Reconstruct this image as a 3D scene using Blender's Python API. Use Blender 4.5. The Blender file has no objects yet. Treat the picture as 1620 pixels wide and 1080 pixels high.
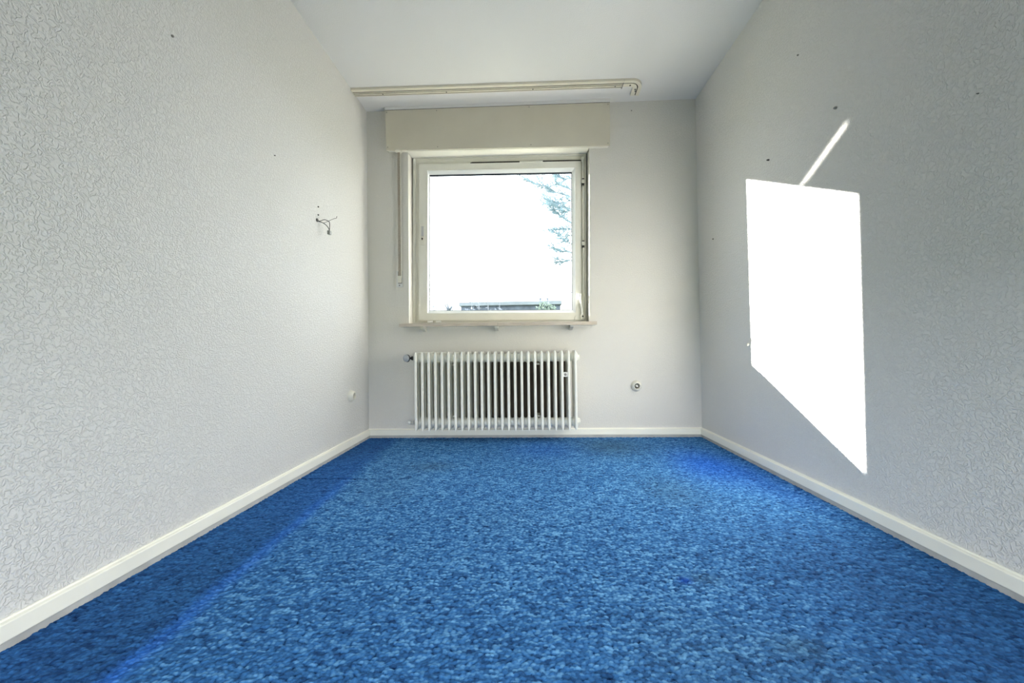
import bpy, bmesh, math, random
import numpy as np
from mathutils import Vector, Matrix

scene = bpy.context.scene
COL = scene.collection

# ------------------------------------------------------------------ camera, light, exposure
cam_data = bpy.data.cameras.new('camera')
cam = bpy.data.objects.new('camera', cam_data)
COL.objects.link(cam)
cam_data.sensor_fit = 'HORIZONTAL'
cam_data.sensor_width = 36.0
cam_data.lens = 13.0
cam_data.clip_start = 0.02
cam_data.clip_end = 400
R_ = Vector((0.99910268, 0.04033712, -0.01291355))
U_ = Vector((0.01348521, -0.0139322, 0.999812))
F_ = Vector((-0.04014963, 0.99908899, 0.01446366))
m = Matrix((R_, U_, -F_)).transposed().to_4x4()
m.translation = (0, 0, 0.6763)
cam.matrix_world = m
scene.camera = cam

SUN_DIR = Vector((1.30, -1.0, -0.556)).normalized()
sun_data = bpy.data.lights.new('sun', 'SUN')
sun_data.energy = 36.0
sun_data.color = (1.0, 0.95, 0.90)
sun_data.angle = math.radians(0.53)
sun = bpy.data.objects.new('sun', sun_data)
COL.objects.link(sun)
sun.rotation_euler = SUN_DIR.to_track_quat('-Z', 'Y').to_euler()
sun.location = (-9, 10, 6)

world = bpy.data.worlds.new('sky')
scene.world = world
world.use_nodes = True
bg = world.node_tree.nodes['Background']
bg.inputs['Color'].default_value = (0.90, 0.95, 1.0, 1)
bg.inputs['Strength'].default_value = 3.0

# sunlight thrown up by the polished front edge of the window sill: a narrow parallel strip lamp standing
# on the sunlit edge (mirror direction of the sun), because the path tracer cannot find that mirror path
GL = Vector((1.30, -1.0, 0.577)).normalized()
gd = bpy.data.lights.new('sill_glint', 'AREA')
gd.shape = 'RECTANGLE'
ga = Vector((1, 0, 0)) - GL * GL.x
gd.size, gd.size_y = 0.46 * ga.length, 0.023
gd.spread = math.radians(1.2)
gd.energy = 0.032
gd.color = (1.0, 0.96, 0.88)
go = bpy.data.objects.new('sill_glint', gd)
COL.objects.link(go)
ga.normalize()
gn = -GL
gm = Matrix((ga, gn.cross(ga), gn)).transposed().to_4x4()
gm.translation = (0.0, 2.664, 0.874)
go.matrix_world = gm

# daylight sampling portal in the window opening (guides sky sampling, gives no light of its own)
pd = bpy.data.lights.new('window_portal', 'AREA')
pd.shape = 'RECTANGLE'
pd.size, pd.size_y = 1.3, 1.3
pd.cycles.is_portal = True
po = bpy.data.objects.new('window_portal', pd)
COL.objects.link(po)
po.location = (-0.2, 3.09, 1.52)
po.rotation_euler = Vector((0, -1, 0)).to_track_quat('-Z', 'Y').to_euler()

pd2 = bpy.data.lights.new('low_opening_portal', 'AREA')  # sampling portal for the low opening added behind the camera
pd2.shape = 'RECTANGLE'
pd2.size, pd2.size_y = 2.35, 0.95
pd2.cycles.is_portal = True
po2 = bpy.data.objects.new('low_opening_portal', pd2)
COL.objects.link(po2)
po2.location = (0.025, -0.63, 0.45)
po2.rotation_euler = Vector((0, 1, 0)).to_track_quat('-Z', 'Y').to_euler()

scene.view_settings.view_transform = 'Standard'
scene.view_settings.look = 'None'
scene.view_settings.gamma = 1.0
scene.view_settings.use_curve_mapping = False
scene.view_settings.exposure = 1.29
scene.cycles.max_bounces = 16
scene.cycles.diffuse_bounces = 10
scene.cycles.glossy_bounces = 6
scene.cycles.transparent_max_bounces = 16
scene.cycles.sample_clamp_indirect = 20.0
scene.cycles.caustics_reflective = True
scene.cycles.blur_glossy = 0.2
scene.cycles.use_guiding = True
scene.cycles.use_denoising = True

# ------------------------------------------------------------------ measured room (metres)
XL, XR, YB, YF, H = -1.2093, 1.2760, 2.7768, -0.5, 2.5
OUT = 3.07                                                  # outer face of the window wall

# ------------------------------------------------------------------ helpers
def link(name, bm, mat, parent=None, smooth=False):
    me = bpy.data.meshes.new(name)
    bmesh.ops.recalc_face_normals(bm, faces=bm.faces[:])
    bm.to_mesh(me)
    bm.free()
    mats = mat if isinstance(mat, (list, tuple)) else [mat]
    for mm in mats:
        me.materials.append(mm)
    if smooth:
        for p in me.polygons:
            p.use_smooth = True
        if hasattr(me, 'set_sharp_from_angle'):
            me.set_sharp_from_angle(angle=math.radians(38))
    o = bpy.data.objects.new(name, me)
    COL.objects.link(o)
    if parent is not None:
        o.parent = parent
    return o

def empty(name, loc=(0, 0, 0)):
    o = bpy.data.objects.new(name, None)
    o.empty_display_size = 0.05
    COL.objects.link(o)
    o.location = loc
    return o

def tag(o, label=None, cat=None, group=None, kind=None):
    if label: o['label'] = label
    if cat: o['category'] = cat
    if group: o['group'] = group
    if kind: o['kind'] = kind
    return o

def local(o_bm, origin):
    bmesh.ops.translate(o_bm, verts=o_bm.verts[:], vec=-Vector(origin))
    return o_bm

def box(bm, x0, x1, y0, y1, z0, z1, bevel=0.0, seg=2):
    r = bmesh.ops.create_cube(bm, size=1.0)
    vs = r['verts']
    for v in vs:
        v.co = Vector((x0 + (v.co.x + .5) * (x1 - x0), y0 + (v.co.y + .5) * (y1 - y0), z0 + (v.co.z + .5) * (z1 - z0)))
    if bevel > 0:
        es = list({e for v in vs for e in v.link_edges})
        bmesh.ops.bevel(bm, geom=es, offset=bevel, segments=seg, affect='EDGES', profile=0.6)
    return bm

def ngon(bm, pts):
    return bm.faces.new([bm.verts.new(p) for p in pts])

def prism(bm, pts2, axis, a0, a1, bevel=0.0):
    """extrude a closed 2D outline along axis ('x': pts are (y,z); 'y': (x,z); 'z': (x,y))"""
    def P(p, a):
        if axis == 'x': return (a, p[0], p[1])
        if axis == 'y': return (p[0], a, p[1])
        return (p[0], p[1], a)
    A = [bm.verts.new(P(p, a0)) for p in pts2]
    B = [bm.verts.new(P(p, a1)) for p in pts2]
    n = len(pts2)
    fs = [bm.faces.new(A), bm.faces.new(B[::-1])]
    for i in range(n):
        fs.append(bm.faces.new((A[i], A[(i + 1) % n], B[(i + 1) % n], B[i])))
    if bevel > 0:
        es = list({e for f in fs for e in f.edges})
        bmesh.ops.bevel(bm, geom=es, offset=bevel, segments=1, affect='EDGES')
    return bm

def rot_to(d):
    return Vector(d).normalized().to_track_quat('Z', 'Y').to_matrix()

def lathe(bm, prof, origin, axis, n=32):
    """prof: list of (radius, along axis)"""
    M = rot_to(axis)
    o = Vector(origin)
    rings = []
    for r, a in prof:
        if r < 1e-6:
            rings.append([bm.verts.new(o + M @ Vector((0, 0, a)))])
        else:
            rings.append([bm.verts.new(o + M @ Vector((r * math.cos(2 * math.pi * k / n), r * math.sin(2 * math.pi * k / n), a))) for k in range(n)])
    for A, B in zip(rings, rings[1:]):
        if len(A) == 1 and len(B) == 1: continue
        for k in range(n):
            k2 = (k + 1) % n
            if len(A) == 1: bm.faces.new((A[0], B[k], B[k2]))
            elif len(B) == 1: bm.faces.new((A[k], A[k2], B[0]))
            else: bm.faces.new((A[k], A[k2], B[k2], B[k]))
    for R in (rings[0], rings[-1]):
        if len(R) > 2:
            try: bm.faces.new(R)
            except ValueError: pass
    return bm

def tube(bm, pts, rad, n=8):
    pts = [Vector(p) for p in pts]
    if not isinstance(rad, (list, tuple)): rad = [rad] * len(pts)
    rings = []
    ref = None
    for i, p in enumerate(pts):
        t = (pts[min(i + 1, len(pts) - 1)] - pts[max(i - 1, 0)]).normalized()
        if ref is None:
            ref = t.orthogonal().normalized()
        a = (ref - t * ref.dot(t))
        a = a.normalized() if a.length > 1e-6 else t.orthogonal().normalized()
        ref = a
        b = t.cross(a)
        rings.append([bm.verts.new(p + (a * math.cos(2 * math.pi * k / n) + b * math.sin(2 * math.pi * k / n)) * rad[i]) for k in range(n)])
    for A, B in zip(rings, rings[1:]):
        for k in range(n):
            bm.faces.new((A[k], A[(k + 1) % n], B[(k + 1) % n], B[k]))
    bm.faces.new(rings[0][::-1]); bm.faces.new(rings[-1])
    return bm

def smooth_path(pts, sub=6):
    P = [Vector(p) for p in pts]
    P = [P[0] * 2 - P[1]] + P + [P[-1] * 2 - P[-2]]
    out = []
    for i in range(1, len(P) - 2):
        for k in range(sub):
            t = k / sub
            a, b, c, d = P[i - 1], P[i], P[i + 1], P[i + 2]
            out.append(0.5 * ((2 * b) + (c - a) * t + (2 * a - 5 * b + 4 * c - d) * t * t + (3 * b - a - 3 * c + d) * t ** 3))
    out.append(P[-2])
    return out

def frame_ring(bm, o, i, yo, yi, yback):
    """rectangular ring facing -Y; o, i = (x0,x1,z0,z1); face runs from yo (outer) to yi (inner edge)"""
    def rc(r, y): return [bm.verts.new((r[0], y, r[2])), bm.verts.new((r[1], y, r[2])), bm.verts.new((r[1], y, r[3])), bm.verts.new((r[0], y, r[3]))]
    A, B, C, D = rc(o, yo), rc(i, yi), rc(i, yback), rc(o, yback)
    for P, Q in ((A, B), (B, C), (C, D), (D, A)):
        for k in range(4):
            bm.faces.new((P[k], P[(k + 1) % 4], Q[(k + 1) % 4], Q[k]))
    return bm

# ------------------------------------------------------------------ materials
def new_mat(name):
    mt = bpy.data.materials.new(name)
    mt.use_nodes = True
    nt = mt.node_tree
    b = nt.nodes['Principled BSDF']
    return mt, nt, b

def nd(nt, kind, **kw):
    n = nt.nodes.new(kind)
    for k, v in kw.items():
        setattr(n, k, v)
    return n

def paint(name, col, rough=0.45, spec=0.5, var=0.04, scale=9.0, bump=0.0, bscale=120.0, metallic=0.0):
    mt, nt, b = new_mat(name)
    tc = nd(nt, 'ShaderNodeTexCoord')
    nz = nd(nt, 'ShaderNodeTexNoise'); nz.inputs['Scale'].default_value = scale; nz.inputs['Detail'].default_value = 5
    nt.links.new(tc.outputs['Object'], nz.inputs['Vector'])
    rp = nd(nt, 'ShaderNodeValToRGB')
    rp.color_ramp.elements[0].position = 0.3; rp.color_ramp.elements[1].position = 0.7
    rp.color_ramp.elements[0].color = tuple(c * (1 - var) for c in col) + (1,)
    rp.color_ramp.elements[1].color = tuple(min(1, c * (1 + var)) for c in col) + (1,)
    nt.links.new(nz.outputs['Fac'], rp.inputs['Fac'])
    nt.links.new(rp.outputs['Color'], b.inputs['Base Color'])
    b.inputs['Roughness'].default_value = rough
    b.inputs['Specular IOR Level'].default_value = spec
    b.inputs['Metallic'].default_value = metallic
    if bump > 0:
        n2 = nd(nt, 'ShaderNodeTexNoise'); n2.inputs['Scale'].default_value = bscale; n2.inputs['Detail'].default_value = 3
        nt.links.new(tc.outputs['Object'], n2.inputs['Vector'])
        bp = nd(nt, 'ShaderNodeBump'); bp.inputs['Strength'].default_value = 1.0; bp.inputs['Distance'].default_value = bump
        nt.links.new(n2.outputs['Fac'], bp.inputs['Height'])
        nt.links.new(bp.outputs['Normal'], b.inputs['Normal'])
    return mt

def wallpaper(name, col, scale, dist, rough=0.55):
    """embossed wallpaper: worm-like raised wrinkles"""
    mt, nt, b = new_mat(name)
    tc = nd(nt, 'ShaderNodeTexCoord')
    n1 = nd(nt, 'ShaderNodeTexNoise'); n1.inputs['Scale'].default_value = scale; n1.inputs['Detail'].default_value = 1.5; n1.inputs['Distortion'].default_value = 0.6
    nt.links.new(tc.outputs['Object'], n1.inputs['Vector'])
    s = nd(nt, 'ShaderNodeMath', operation='SUBTRACT'); s.inputs[1].default_value = 0.5
    a = nd(nt, 'ShaderNodeMath', operation='ABSOLUTE')
    mr = nd(nt, 'ShaderNodeMapRange'); mr.interpolation_type = 'SMOOTHSTEP'
    mr.inputs['From Min'].default_value = 0.0; mr.inputs['From Max'].default_value = 0.12
    mr.inputs['To Min'].default_value = 1.0; mr.inputs['To Max'].default_value = 0.0
    nt.links.new(n1.outputs['Fac'], s.inputs[0]); nt.links.new(s.outputs[0], a.inputs[0]); nt.links.new(a.outputs[0], mr.inputs['Value'])
    n2 = nd(nt, 'ShaderNodeTexNoise'); n2.inputs['Scale'].default_value = scale * 2.6; n2.inputs['Detail'].default_value = 2
    nt.links.new(tc.outputs['Object'], n2.inputs['Vector'])
    mx = nd(nt, 'ShaderNodeMath', operation='MULTIPLY_ADD'); mx.inputs[1].default_value = 0.7
    nt.links.new(n2.outputs['Fac'], mx.inputs[0]); nt.links.new(mr.outputs['Result'], mx.inputs[2])
    bp = nd(nt, 'ShaderNodeBump'); bp.inputs['Strength'].default_value = 1.0; bp.inputs['Distance'].default_value = dist
    nt.links.new(mx.outputs[0], bp.inputs['Height']); nt.links.new(bp.outputs['Normal'], b.inputs['Normal'])
    n3 = nd(nt, 'ShaderNodeTexNoise'); n3.inputs['Scale'].default_value = 1.3; n3.inputs['Detail'].default_value = 4
    nt.links.new(tc.outputs['Object'], n3.inputs['Vector'])
    rp = nd(nt, 'ShaderNodeValToRGB')
    rp.color_ramp.elements[0].position = 0.3; rp.color_ramp.elements[1].position = 0.7
    rp.color_ramp.elements[0].color = tuple(c * 0.965 for c in col) + (1,)
    rp.color_ramp.elements[1].color = tuple(c * 1.0 for c in col) + (1,)
    nt.links.new(n3.outputs['Fac'], rp.inputs['Fac']); nt.links.new(rp.outputs['Color'], b.inputs['Base Color'])
    b.inputs['Roughness'].default_value = rough
    b.inputs['Specular IOR Level'].default_value = 0.35
    return mt

M = {}
M['wall'] = wallpaper('embossed_wallpaper', (0.69, 0.682, 0.655), 78.0, 0.0015)
M['wall_window'] = wallpaper('woodchip_wallpaper', (0.70, 0.68, 0.635), 90.0, 0.0007)
M['ceiling'] = paint('ceiling_paint', (0.715, 0.71, 0.70), 0.7, 0.2, 0.015, 2.0, 0.0012, 160.0)
M['trim'] = paint('cream_gloss_trim', (0.86, 0.845, 0.745), 0.35, 0.5, 0.03, 5.0)
M['dark_absorber'] = paint('light_absorbing_wall', (0.10, 0.065, 0.04), 0.5, 0.4, 0.2, 6.0)  # unseen wall behind the camera, coloured dark to absorb bounced light
M['board'] = paint('gap_shade_brown', (0.13, 0.108, 0.08), 0.8, 0.2, 0.15, 8.0)  # brown put in for the shade between the radiator ribs
M['strip'] = paint('grey_edge_strip', (0.44, 0.44, 0.42), 0.7, 0.3, 0.12, 18.0)
M['panel'] = paint('beige_painted_board', (0.60, 0.565, 0.47), 0.45, 0.4, 0.03, 6.0)
M['gap'] = paint('dark_joint', (0.05, 0.045, 0.04), 0.8, 0.2)
M['frame'] = paint('window_frame_cream', (0.66, 0.645, 0.575), 0.38, 0.5, 0.04, 7.0)
M['sash'] = paint('window_sash_cream', (0.74, 0.73, 0.665), 0.33, 0.5, 0.03, 7.0)
M['bead'] = paint('glazing_bead_grey_white', (0.72, 0.735, 0.73), 0.35, 0.5, 0.02)
M['gasket'] = paint('dark_rubber_gasket', (0.035, 0.045, 0.06), 0.6, 0.3)
M['white_plastic'] = paint('white_plastic', (0.80, 0.80, 0.76), 0.3, 0.5, 0.02, 20)
M['ivory'] = paint('ivory_plastic', (0.70, 0.685, 0.61), 0.32, 0.5, 0.03, 30)
M['rail'] = paint('ivory_rail_plastic', (0.70, 0.66, 0.55), 0.4, 0.5, 0.03, 12)
M['slot'] = paint('shade_slot', (0.020, 0.016, 0.010), 0.8, 0.2, 0.15, 30)  # near-black stands in for shade inside rail slots and socket recesses
M['rad'] = paint('radiator_enamel', (0.83, 0.825, 0.76), 0.28, 0.5, 0.03, 9)
M['chrome'] = paint('satin_steel', (0.62, 0.63, 0.64), 0.28, 0.5, 0.05, 40, metallic=0.9)
M['grey_knob'] = paint('grey_knob_plastic', (0.42, 0.44, 0.47), 0.3, 0.5, 0.06, 60)
M['black'] = paint('black_plastic', (0.02, 0.02, 0.02), 0.45, 0.5)
M['belt'] = paint('woven_belt', (0.36, 0.32, 0.27), 0.85, 0.2, 0.12, 90, 0.0006, 600)
M['wire'] = paint('black_wire', (0.05, 0.05, 0.05), 0.5, 0.4)
M['terminal'] = paint('grey_terminal', (0.33, 0.34, 0.33), 0.4, 0.5)
M['nail'] = paint('dark_nail', (0.05, 0.047, 0.042), 0.5, 0.5)
M['plug_grey'] = paint('grey_wall_plug', (0.26, 0.25, 0.23), 0.6, 0.4)

# stone-look sill, polished on top
mt, nt, b = new_mat('polished_sill_stone')
tc = nd(nt, 'ShaderNodeTexCoord'); mp = nd(nt, 'ShaderNodeMapping'); mp.inputs['Scale'].default_value = (6, 30, 60)
nz = nd(nt, 'ShaderNodeTexNoise'); nz.inputs['Scale'].default_value = 1.6; nz.inputs['Detail'].default_value = 8; nz.inputs['Distortion'].default_value = 0.8
rp = nd(nt, 'ShaderNodeValToRGB')
rp.color_ramp.elements[0].position = 0.3; rp.color_ramp.elements[0].color = (0.50, 0.425, 0.35, 1)
rp.color_ramp.elements[1].position = 0.72; rp.color_ramp.elements[1].color = (0.70, 0.63, 0.545, 1)
nt.links.new(tc.outputs['Object'], mp.inputs['Vector']); nt.links.new(mp.outputs['Vector'], nz.inputs['Vector'])
nt.links.new(nz.outputs['Fac'], rp.inputs['Fac']); nt.links.new(rp.outputs['Color'], b.inputs['Base Color'])
b.inputs['Roughness'].default_value = 0.06
M['sill'] = mt

# window glass: clear pane with a weak mirror reflection
mt = bpy.data.materials.new('clear_glass'); mt.use_nodes = True; nt = mt.node_tree
nt.nodes.clear()
o_ = nd(nt, 'ShaderNodeOutputMaterial'); mxs = nd(nt, 'ShaderNodeMixShader')
tr = nd(nt, 'ShaderNodeBsdfTransparent'); tr.inputs['Color'].default_value = (0.96, 0.975, 0.97, 1)
gl = nd(nt, 'ShaderNodeBsdfGlossy'); gl.inputs['Roughness'].default_value = 0.02
mxs.inputs[0].default_value = 0.05
nt.links.new(tr.outputs[0], mxs.inputs[1]); nt.links.new(gl.outputs[0], mxs.inputs[2]); nt.links.new(mxs.outputs[0], o_.inputs['Surface'])
M['glass'] = mt

# carpet: colour from each tuft's own dye, painted gap shade, wear and unfaded zones
mt, nt, b = new_mat('blue_loop_carpet')
at = nd(nt, 'ShaderNodeAttribute'); at.attribute_name = 'tuft'
av = nd(nt, 'ShaderNodeAttribute'); av.attribute_name = 'vivid'
aw = nd(nt, 'ShaderNodeAttribute'); aw.attribute_name = 'worn'
rp = nd(nt, 'ShaderNodeValToRGB')
rp.color_ramp.elements[0].position = 0.0; rp.color_ramp.elements[0].color = (0.0015, 0.017, 0.078, 1)
rp.color_ramp.elements[1].position = 1.0; rp.color_ramp.elements[1].color = (0.175, 0.43, 0.72, 1)
e = rp.color_ramp.elements.new(0.5); e.color = (0.036, 0.155, 0.390, 1)
nt.links.new(at.outputs['Fac'], rp.inputs['Fac'])
rv = nd(nt, 'ShaderNodeValToRGB')
rv.color_ramp.elements[0].color = (0.003, 0.035, 0.24, 1); rv.color_ramp.elements[1].color = (0.02, 0.17, 0.80, 1)
nt.links.new(at.outputs['Fac'], rv.inputs['Fac'])
m1 = nd(nt, 'ShaderNodeMix', data_type='RGBA')
nt.links.new(av.outputs['Fac'], m1.inputs[0]); nt.links.new(rp.outputs['Color'], m1.inputs[6]); nt.links.new(rv.outputs['Color'], m1.inputs[7])
rw = nd(nt, 'ShaderNodeValToRGB')
rw.color_ramp.elements[0].color = (0.014, 0.042, 0.085, 1); rw.color_ramp.elements[1].color = (0.075, 0.19, 0.33, 1)
nt.links.new(at.outputs['Fac'], rw.inputs['Fac'])
m2 = nd(nt, 'ShaderNodeMix', data_type='RGBA')
nt.links.new(aw.outputs['Fac'], m2.inputs[0]); nt.links.new(m1.outputs[2], m2.inputs[6]); nt.links.new(rw.outputs['Color'], m2.inputs[7])
nt.links.new(m2.outputs[2], b.inputs['Base Color'])
b.inputs['Roughness'].default_value = 0.9; b.inputs['Specular IOR Level'].default_value = 0.15
tc = nd(nt, 'ShaderNodeTexCoord'); nz = nd(nt, 'ShaderNodeTexNoise'); nz.inputs['Scale'].default_value = 420; nz.inputs['Detail'].default_value = 2
nt.links.new(tc.outputs['Object'], nz.inputs['Vector'])
bp = nd(nt, 'ShaderNodeBump'); bp.inputs['Strength'].default_value = 0.8; bp.inputs['Distance'].default_value = 0.002
nt.links.new(nz.outputs['Fac'], bp.inputs['Height']); nt.links.new(bp.outputs['Normal'], b.inputs['Normal'])
M['carpet'] = mt

M['plaster'] = paint('outer_render', (0.6, 0.58, 0.54), 0.9, 0.1, 0.06, 12, 0.002, 90)
M['added_house'] = paint('added_house_render', (0.30, 0.28, 0.25), 0.9, 0.1, 0.08, 3)
M['lawn'] = paint('winter_lawn', (0.075, 0.09, 0.035), 0.95, 0.1, 0.3, 3, 0.01, 30)
M['garage_wall'] = paint('grey_garage_render', (0.13, 0.155, 0.19), 0.9, 0.1, 0.25, 5)
M['fascia'] = paint('pale_roof_fascia', (0.20, 0.23, 0.25), 0.8, 0.2, 0.08, 4)
M['ivy'] = paint('ivy_leaves', (0.17, 0.22, 0.18), 0.7, 0.3, 0.4, 6)
M['shrub'] = paint('shrub_leaves', (0.19, 0.22, 0.26), 0.8, 0.3, 0.35, 6)
M['bark'] = paint('bark', (0.19, 0.27, 0.31), 0.9, 0.1, 0.2, 10)
M['dry'] = paint('dry_stalk', (0.22, 0.24, 0.27), 0.9, 0.1, 0.2, 10)

# ------------------------------------------------------------------ setting
WH = dict(BL=(-0.894, 0.853), TL=(-0.890, 2.182), TR=(0.489, 2.175), BR=(0.468, 0.853))   # inner window hole
OH = (-0.805, 0.420, 0.905, 2.165)                                                       # outer hole x0,x1,z0,z1
YREB = 2.938

def wall_box(name, x0, x1, y0, y1, mat):
    bm = bmesh.new(); box(bm, x0, x1, y0, y1, -0.12, H)
    return tag(link(name, bm, mat), kind='structure')

tag(wall_box('wall_left', XL - 0.14, XL, YF, YB, M['wall']), 'long white embossed wallpaper wall left of the window')
tag(wall_box('wall_right', XR, XR + 0.14, YF, YB, M['wall']), 'long white embossed wallpaper wall with the bright sun patch')
DX0, DX1, DZ = -1.15, 1.20, 0.90                                                          # low opening added behind the camera to light the lower walls
bm = bmesh.new()
for x0, x1, z0 in ((XL - 0.14, DX0, -0.12), (DX1, XR + 0.14, -0.12), (DX0, DX1, DZ)):
    box(bm, x0, x1, YF - 0.12, YF, z0, H)
tag(link('wall_front', bm, M['dark_absorber']), 'wall coloured dark to absorb light, behind the camera above an added low opening', kind='structure')
bm = bmesh.new()
X0, X1, Z0, Z1 = XL - 0.14, XR + 0.14, -0.12, H
def ring_faces(outer, inner, y):
    A = [bm.verts.new((p[0], y, p[1])) for p in outer]
    B = [bm.verts.new((p[0], y, p[1])) for p in inner]
    for k in range(4):
        bm.faces.new((A[k], A[(k + 1) % 4], B[(k + 1) % 4], B[k]))
    return A, B
inner = [WH['BL'], WH['BR'], WH['TR'], WH['TL']]
oh = [(OH[0], OH[2]), (OH[1], OH[2]), (OH[1], OH[3]), (OH[0], OH[3])]
A, B = ring_faces([(X0, Z0), (X1, Z0), (X1, Z1), (X0, Z1)], inner, YB)
Cc, Dd = ring_faces(inner, oh, YREB)
Ee, Ff = ring_faces([(X0, Z0), (X1, Z0), (X1, Z1), (X0, Z1)], oh, OUT)
for P, Q in ((B, Cc), (Dd, Ff), (A, Ee)):
    for k in range(4):
        bm.faces.new((P[k], P[(k + 1) % 4], Q[(k + 1) % 4], Q[k]))
bmesh.ops.remove_doubles(bm, verts=bm.verts[:], dist=1e-5)
tag(link('wall_back', bm, M['wall_window']), 'white end wall with the window and radiator', kind='structure')

bm = bmesh.new(); box(bm, XL - 0.14, XR + 0.14, YF - 0.12, OUT, H, H + 0.15)
tag(link('ceiling', bm, M['ceiling']), 'plain white ceiling', kind='structure')

# floor: real loop-pile carpet surface (dense displaced grid), sized to the room
def carpet():
    rng = np.random.default_rng(5)
    dx = 0.0023
    xs = np.arange(XL - 0.005, XR + 0.005 + dx, dx)
    ys = np.concatenate([np.linspace(YF, 0.45, 120, endpoint=False), np.arange(0.45, 1.7, dx), np.arange(1.7, YB + 0.006, 0.0036)])
    X, Y = np.meshgrid(xs, ys)
    cx, cy = 0.0105, 0.0072
    ncx, ncy = int((XR - XL) / cx) + 12, int((YB - YF) / cy) + 12
    jx = rng.uniform(-0.42, 0.42, (ncy, ncx)); jy = rng.uniform(-0.42, 0.42, (ncy, ncx))
    hh = rng.uniform(0.55, 1.0, (ncy, ncx)); dye = rng.normal(0.52, 0.30, (ncy, ncx)).clip(0, 1)
    # tufts of neighbouring rows share dye in short runs
    dye = (0.7 * dye + 0.3 * np.roll(dye, 1, axis=1)).clip(0, 1)
    gx = (X - XL) / cx + 4 + 0.35 * np.sin(Y * 90) ; gy = (Y - YF) / cy + 4 + 0.3 * np.sin(X * 70)
    ix, iy = np.floor(gx).astype(int), np.floor(gy).astype(int)
    best = np.full(X.shape, 9.0); bh = np.zeros(X.shape); bd = np.zeros(X.shape)
    for oy in (-1, 0, 1):
        for ox in (-1, 0, 1):
            kx, ky = (ix + ox).clip(0, ncx - 1), (iy + oy).clip(0, ncy - 1)
            d = ((gx - (kx + .5 + jx[ky, kx])) ** 2 + (gy - (ky + .5 + jy[ky, kx])) ** 2)
            mk = d < best
            best = np.where(mk, d, best); bh = np.where(mk, hh[ky, kx], bh); bd = np.where(mk, dye[ky, kx], bd)
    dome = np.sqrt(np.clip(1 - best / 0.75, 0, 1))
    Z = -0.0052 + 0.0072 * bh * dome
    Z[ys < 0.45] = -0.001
    tuft = ((bd * 0.9 + 0.12) * (0.10 + 0.90 * dome)).clip(0, 1)  # dome factor paints shade into the gaps between tufts
    # wear and fading
    def sm(a, lo, hi):
        t = ((a - lo) / (hi - lo)).clip(0, 1); return t * t * (3 - 2 * t)
    lf = np.zeros(X.shape)
    for k in range(14):
        f = 2 ** rng.uniform(0, 2.6); th = rng.uniform(0, 6.28); ph = rng.uniform(0, 6.28)
        lf += np.sin((X * np.cos(th) + Y * np.sin(th)) * f * 3 + ph) / f
    lf /= np.abs(lf).max()
    line = -0.865 - (Y - 0.73) * 0.064 + 0.004 * np.sin(Y * 23)
    stripe = np.exp(-((X - line) / 0.026) ** 2) * (1 - 0.75 * sm(Y, 1.0, 1.95)) * (Y < 1.93)
    leftzone = (1 - sm(X, line - 0.05, line + 0.07))
    rightzone = np.exp(-(((X - 1.02) / 0.20) ** 2 + ((Y - 2.02) / 0.42) ** 2)) + 0.55 * np.exp(-(((X - 1.13) / 0.12) ** 2 + ((Y - 1.35) / 0.6) ** 2))
    backblue = 0.35 * np.exp(-(((X - 0.1) / 0.25) ** 2 + ((Y - 2.45) / 0.2) ** 2))
    fleck = np.exp(-(((X - 0.445) / 0.018) ** 2 + ((Y - 1.09) / 0.014) ** 2))
    vivid = (0.75 * stripe * (0.75 + 0.5 * lf + 0.25 * bd) + 0.22 * leftzone * (0.6 + 0.9 * lf) + rightzone * (0.55 + 1.1 * lf) + backblue + fleck).clip(0, 1)
    worn = (0.75 * np.exp(-(((X - 0.55) / 0.22) ** 2 + ((Y - 2.52) / 0.20) ** 2)) + 0.6 * np.exp(-(((X + 0.55) / 0.13) ** 2 + ((Y - 2.1) / 0.09) ** 2))
            + 0.45 * np.exp(-(((X - 0.66) / 0.15) ** 2 + ((Y - 1.75) / 0.2) ** 2)) + 0.5 * np.exp(-(((X - 0.50) / 0.05) ** 2 + ((Y - 1.10) / 0.03) ** 2))
            + 0.45 * np.exp(-(((X - 0.60) / 0.06) ** 2 + ((Y - 0.86) / 0.03) ** 2))
            + 0.25 * sm(lf, 0.25, 0.8)).clip(0, 1)
    seam = np.exp(-((Y - 1.903 - 0.003 * np.sin(X * 9)) / 0.006) ** 2) * (X < -0.62)
    frontright = sm(X, 0.45, 1.0) * (1 - sm(Y, 0.9, 1.7))
    front = 1 - sm(Y, 0.70, 1.05)
    tuft = (tuft * (1 - 0.38 * leftzone - 0.36 * frontright - 0.10 * front + 0.08 * lf) - 0.30 * seam + 0.16 * stripe).clip(0, 1)
    Z -= 0.003 * seam
    ny, nx = X.shape
    me = bpy.data.meshes.new('floor')
    nv = nx * ny
    me.vertices.add(nv)
    co = np.stack([X, Y, Z], -1).astype(np.float32).ravel()
    me.vertices.foreach_set('co', co)
    i = np.arange(nv).reshape(ny, nx)
    q = np.stack([i[:-1, :-1], i[:-1, 1:], i[1:, 1:], i[1:, :-1]], -1).reshape(-1, 4).astype(np.int32)
    nf = len(q)
    me.loops.add(nf * 4); me.polygons.add(nf)
    me.loops.foreach_set('vertex_index', q.ravel())
    me.polygons.foreach_set('loop_start', np.arange(0, nf * 4, 4, dtype=np.int32))
    me.polygons.foreach_set('use_smooth', np.ones(nf, dtype=bool))
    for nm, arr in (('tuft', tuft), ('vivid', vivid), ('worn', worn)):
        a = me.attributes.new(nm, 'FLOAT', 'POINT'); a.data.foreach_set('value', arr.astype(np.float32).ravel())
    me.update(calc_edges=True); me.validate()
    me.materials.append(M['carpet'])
    o = bpy.data.objects.new('floor', me); COL.objects.link(o)
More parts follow.
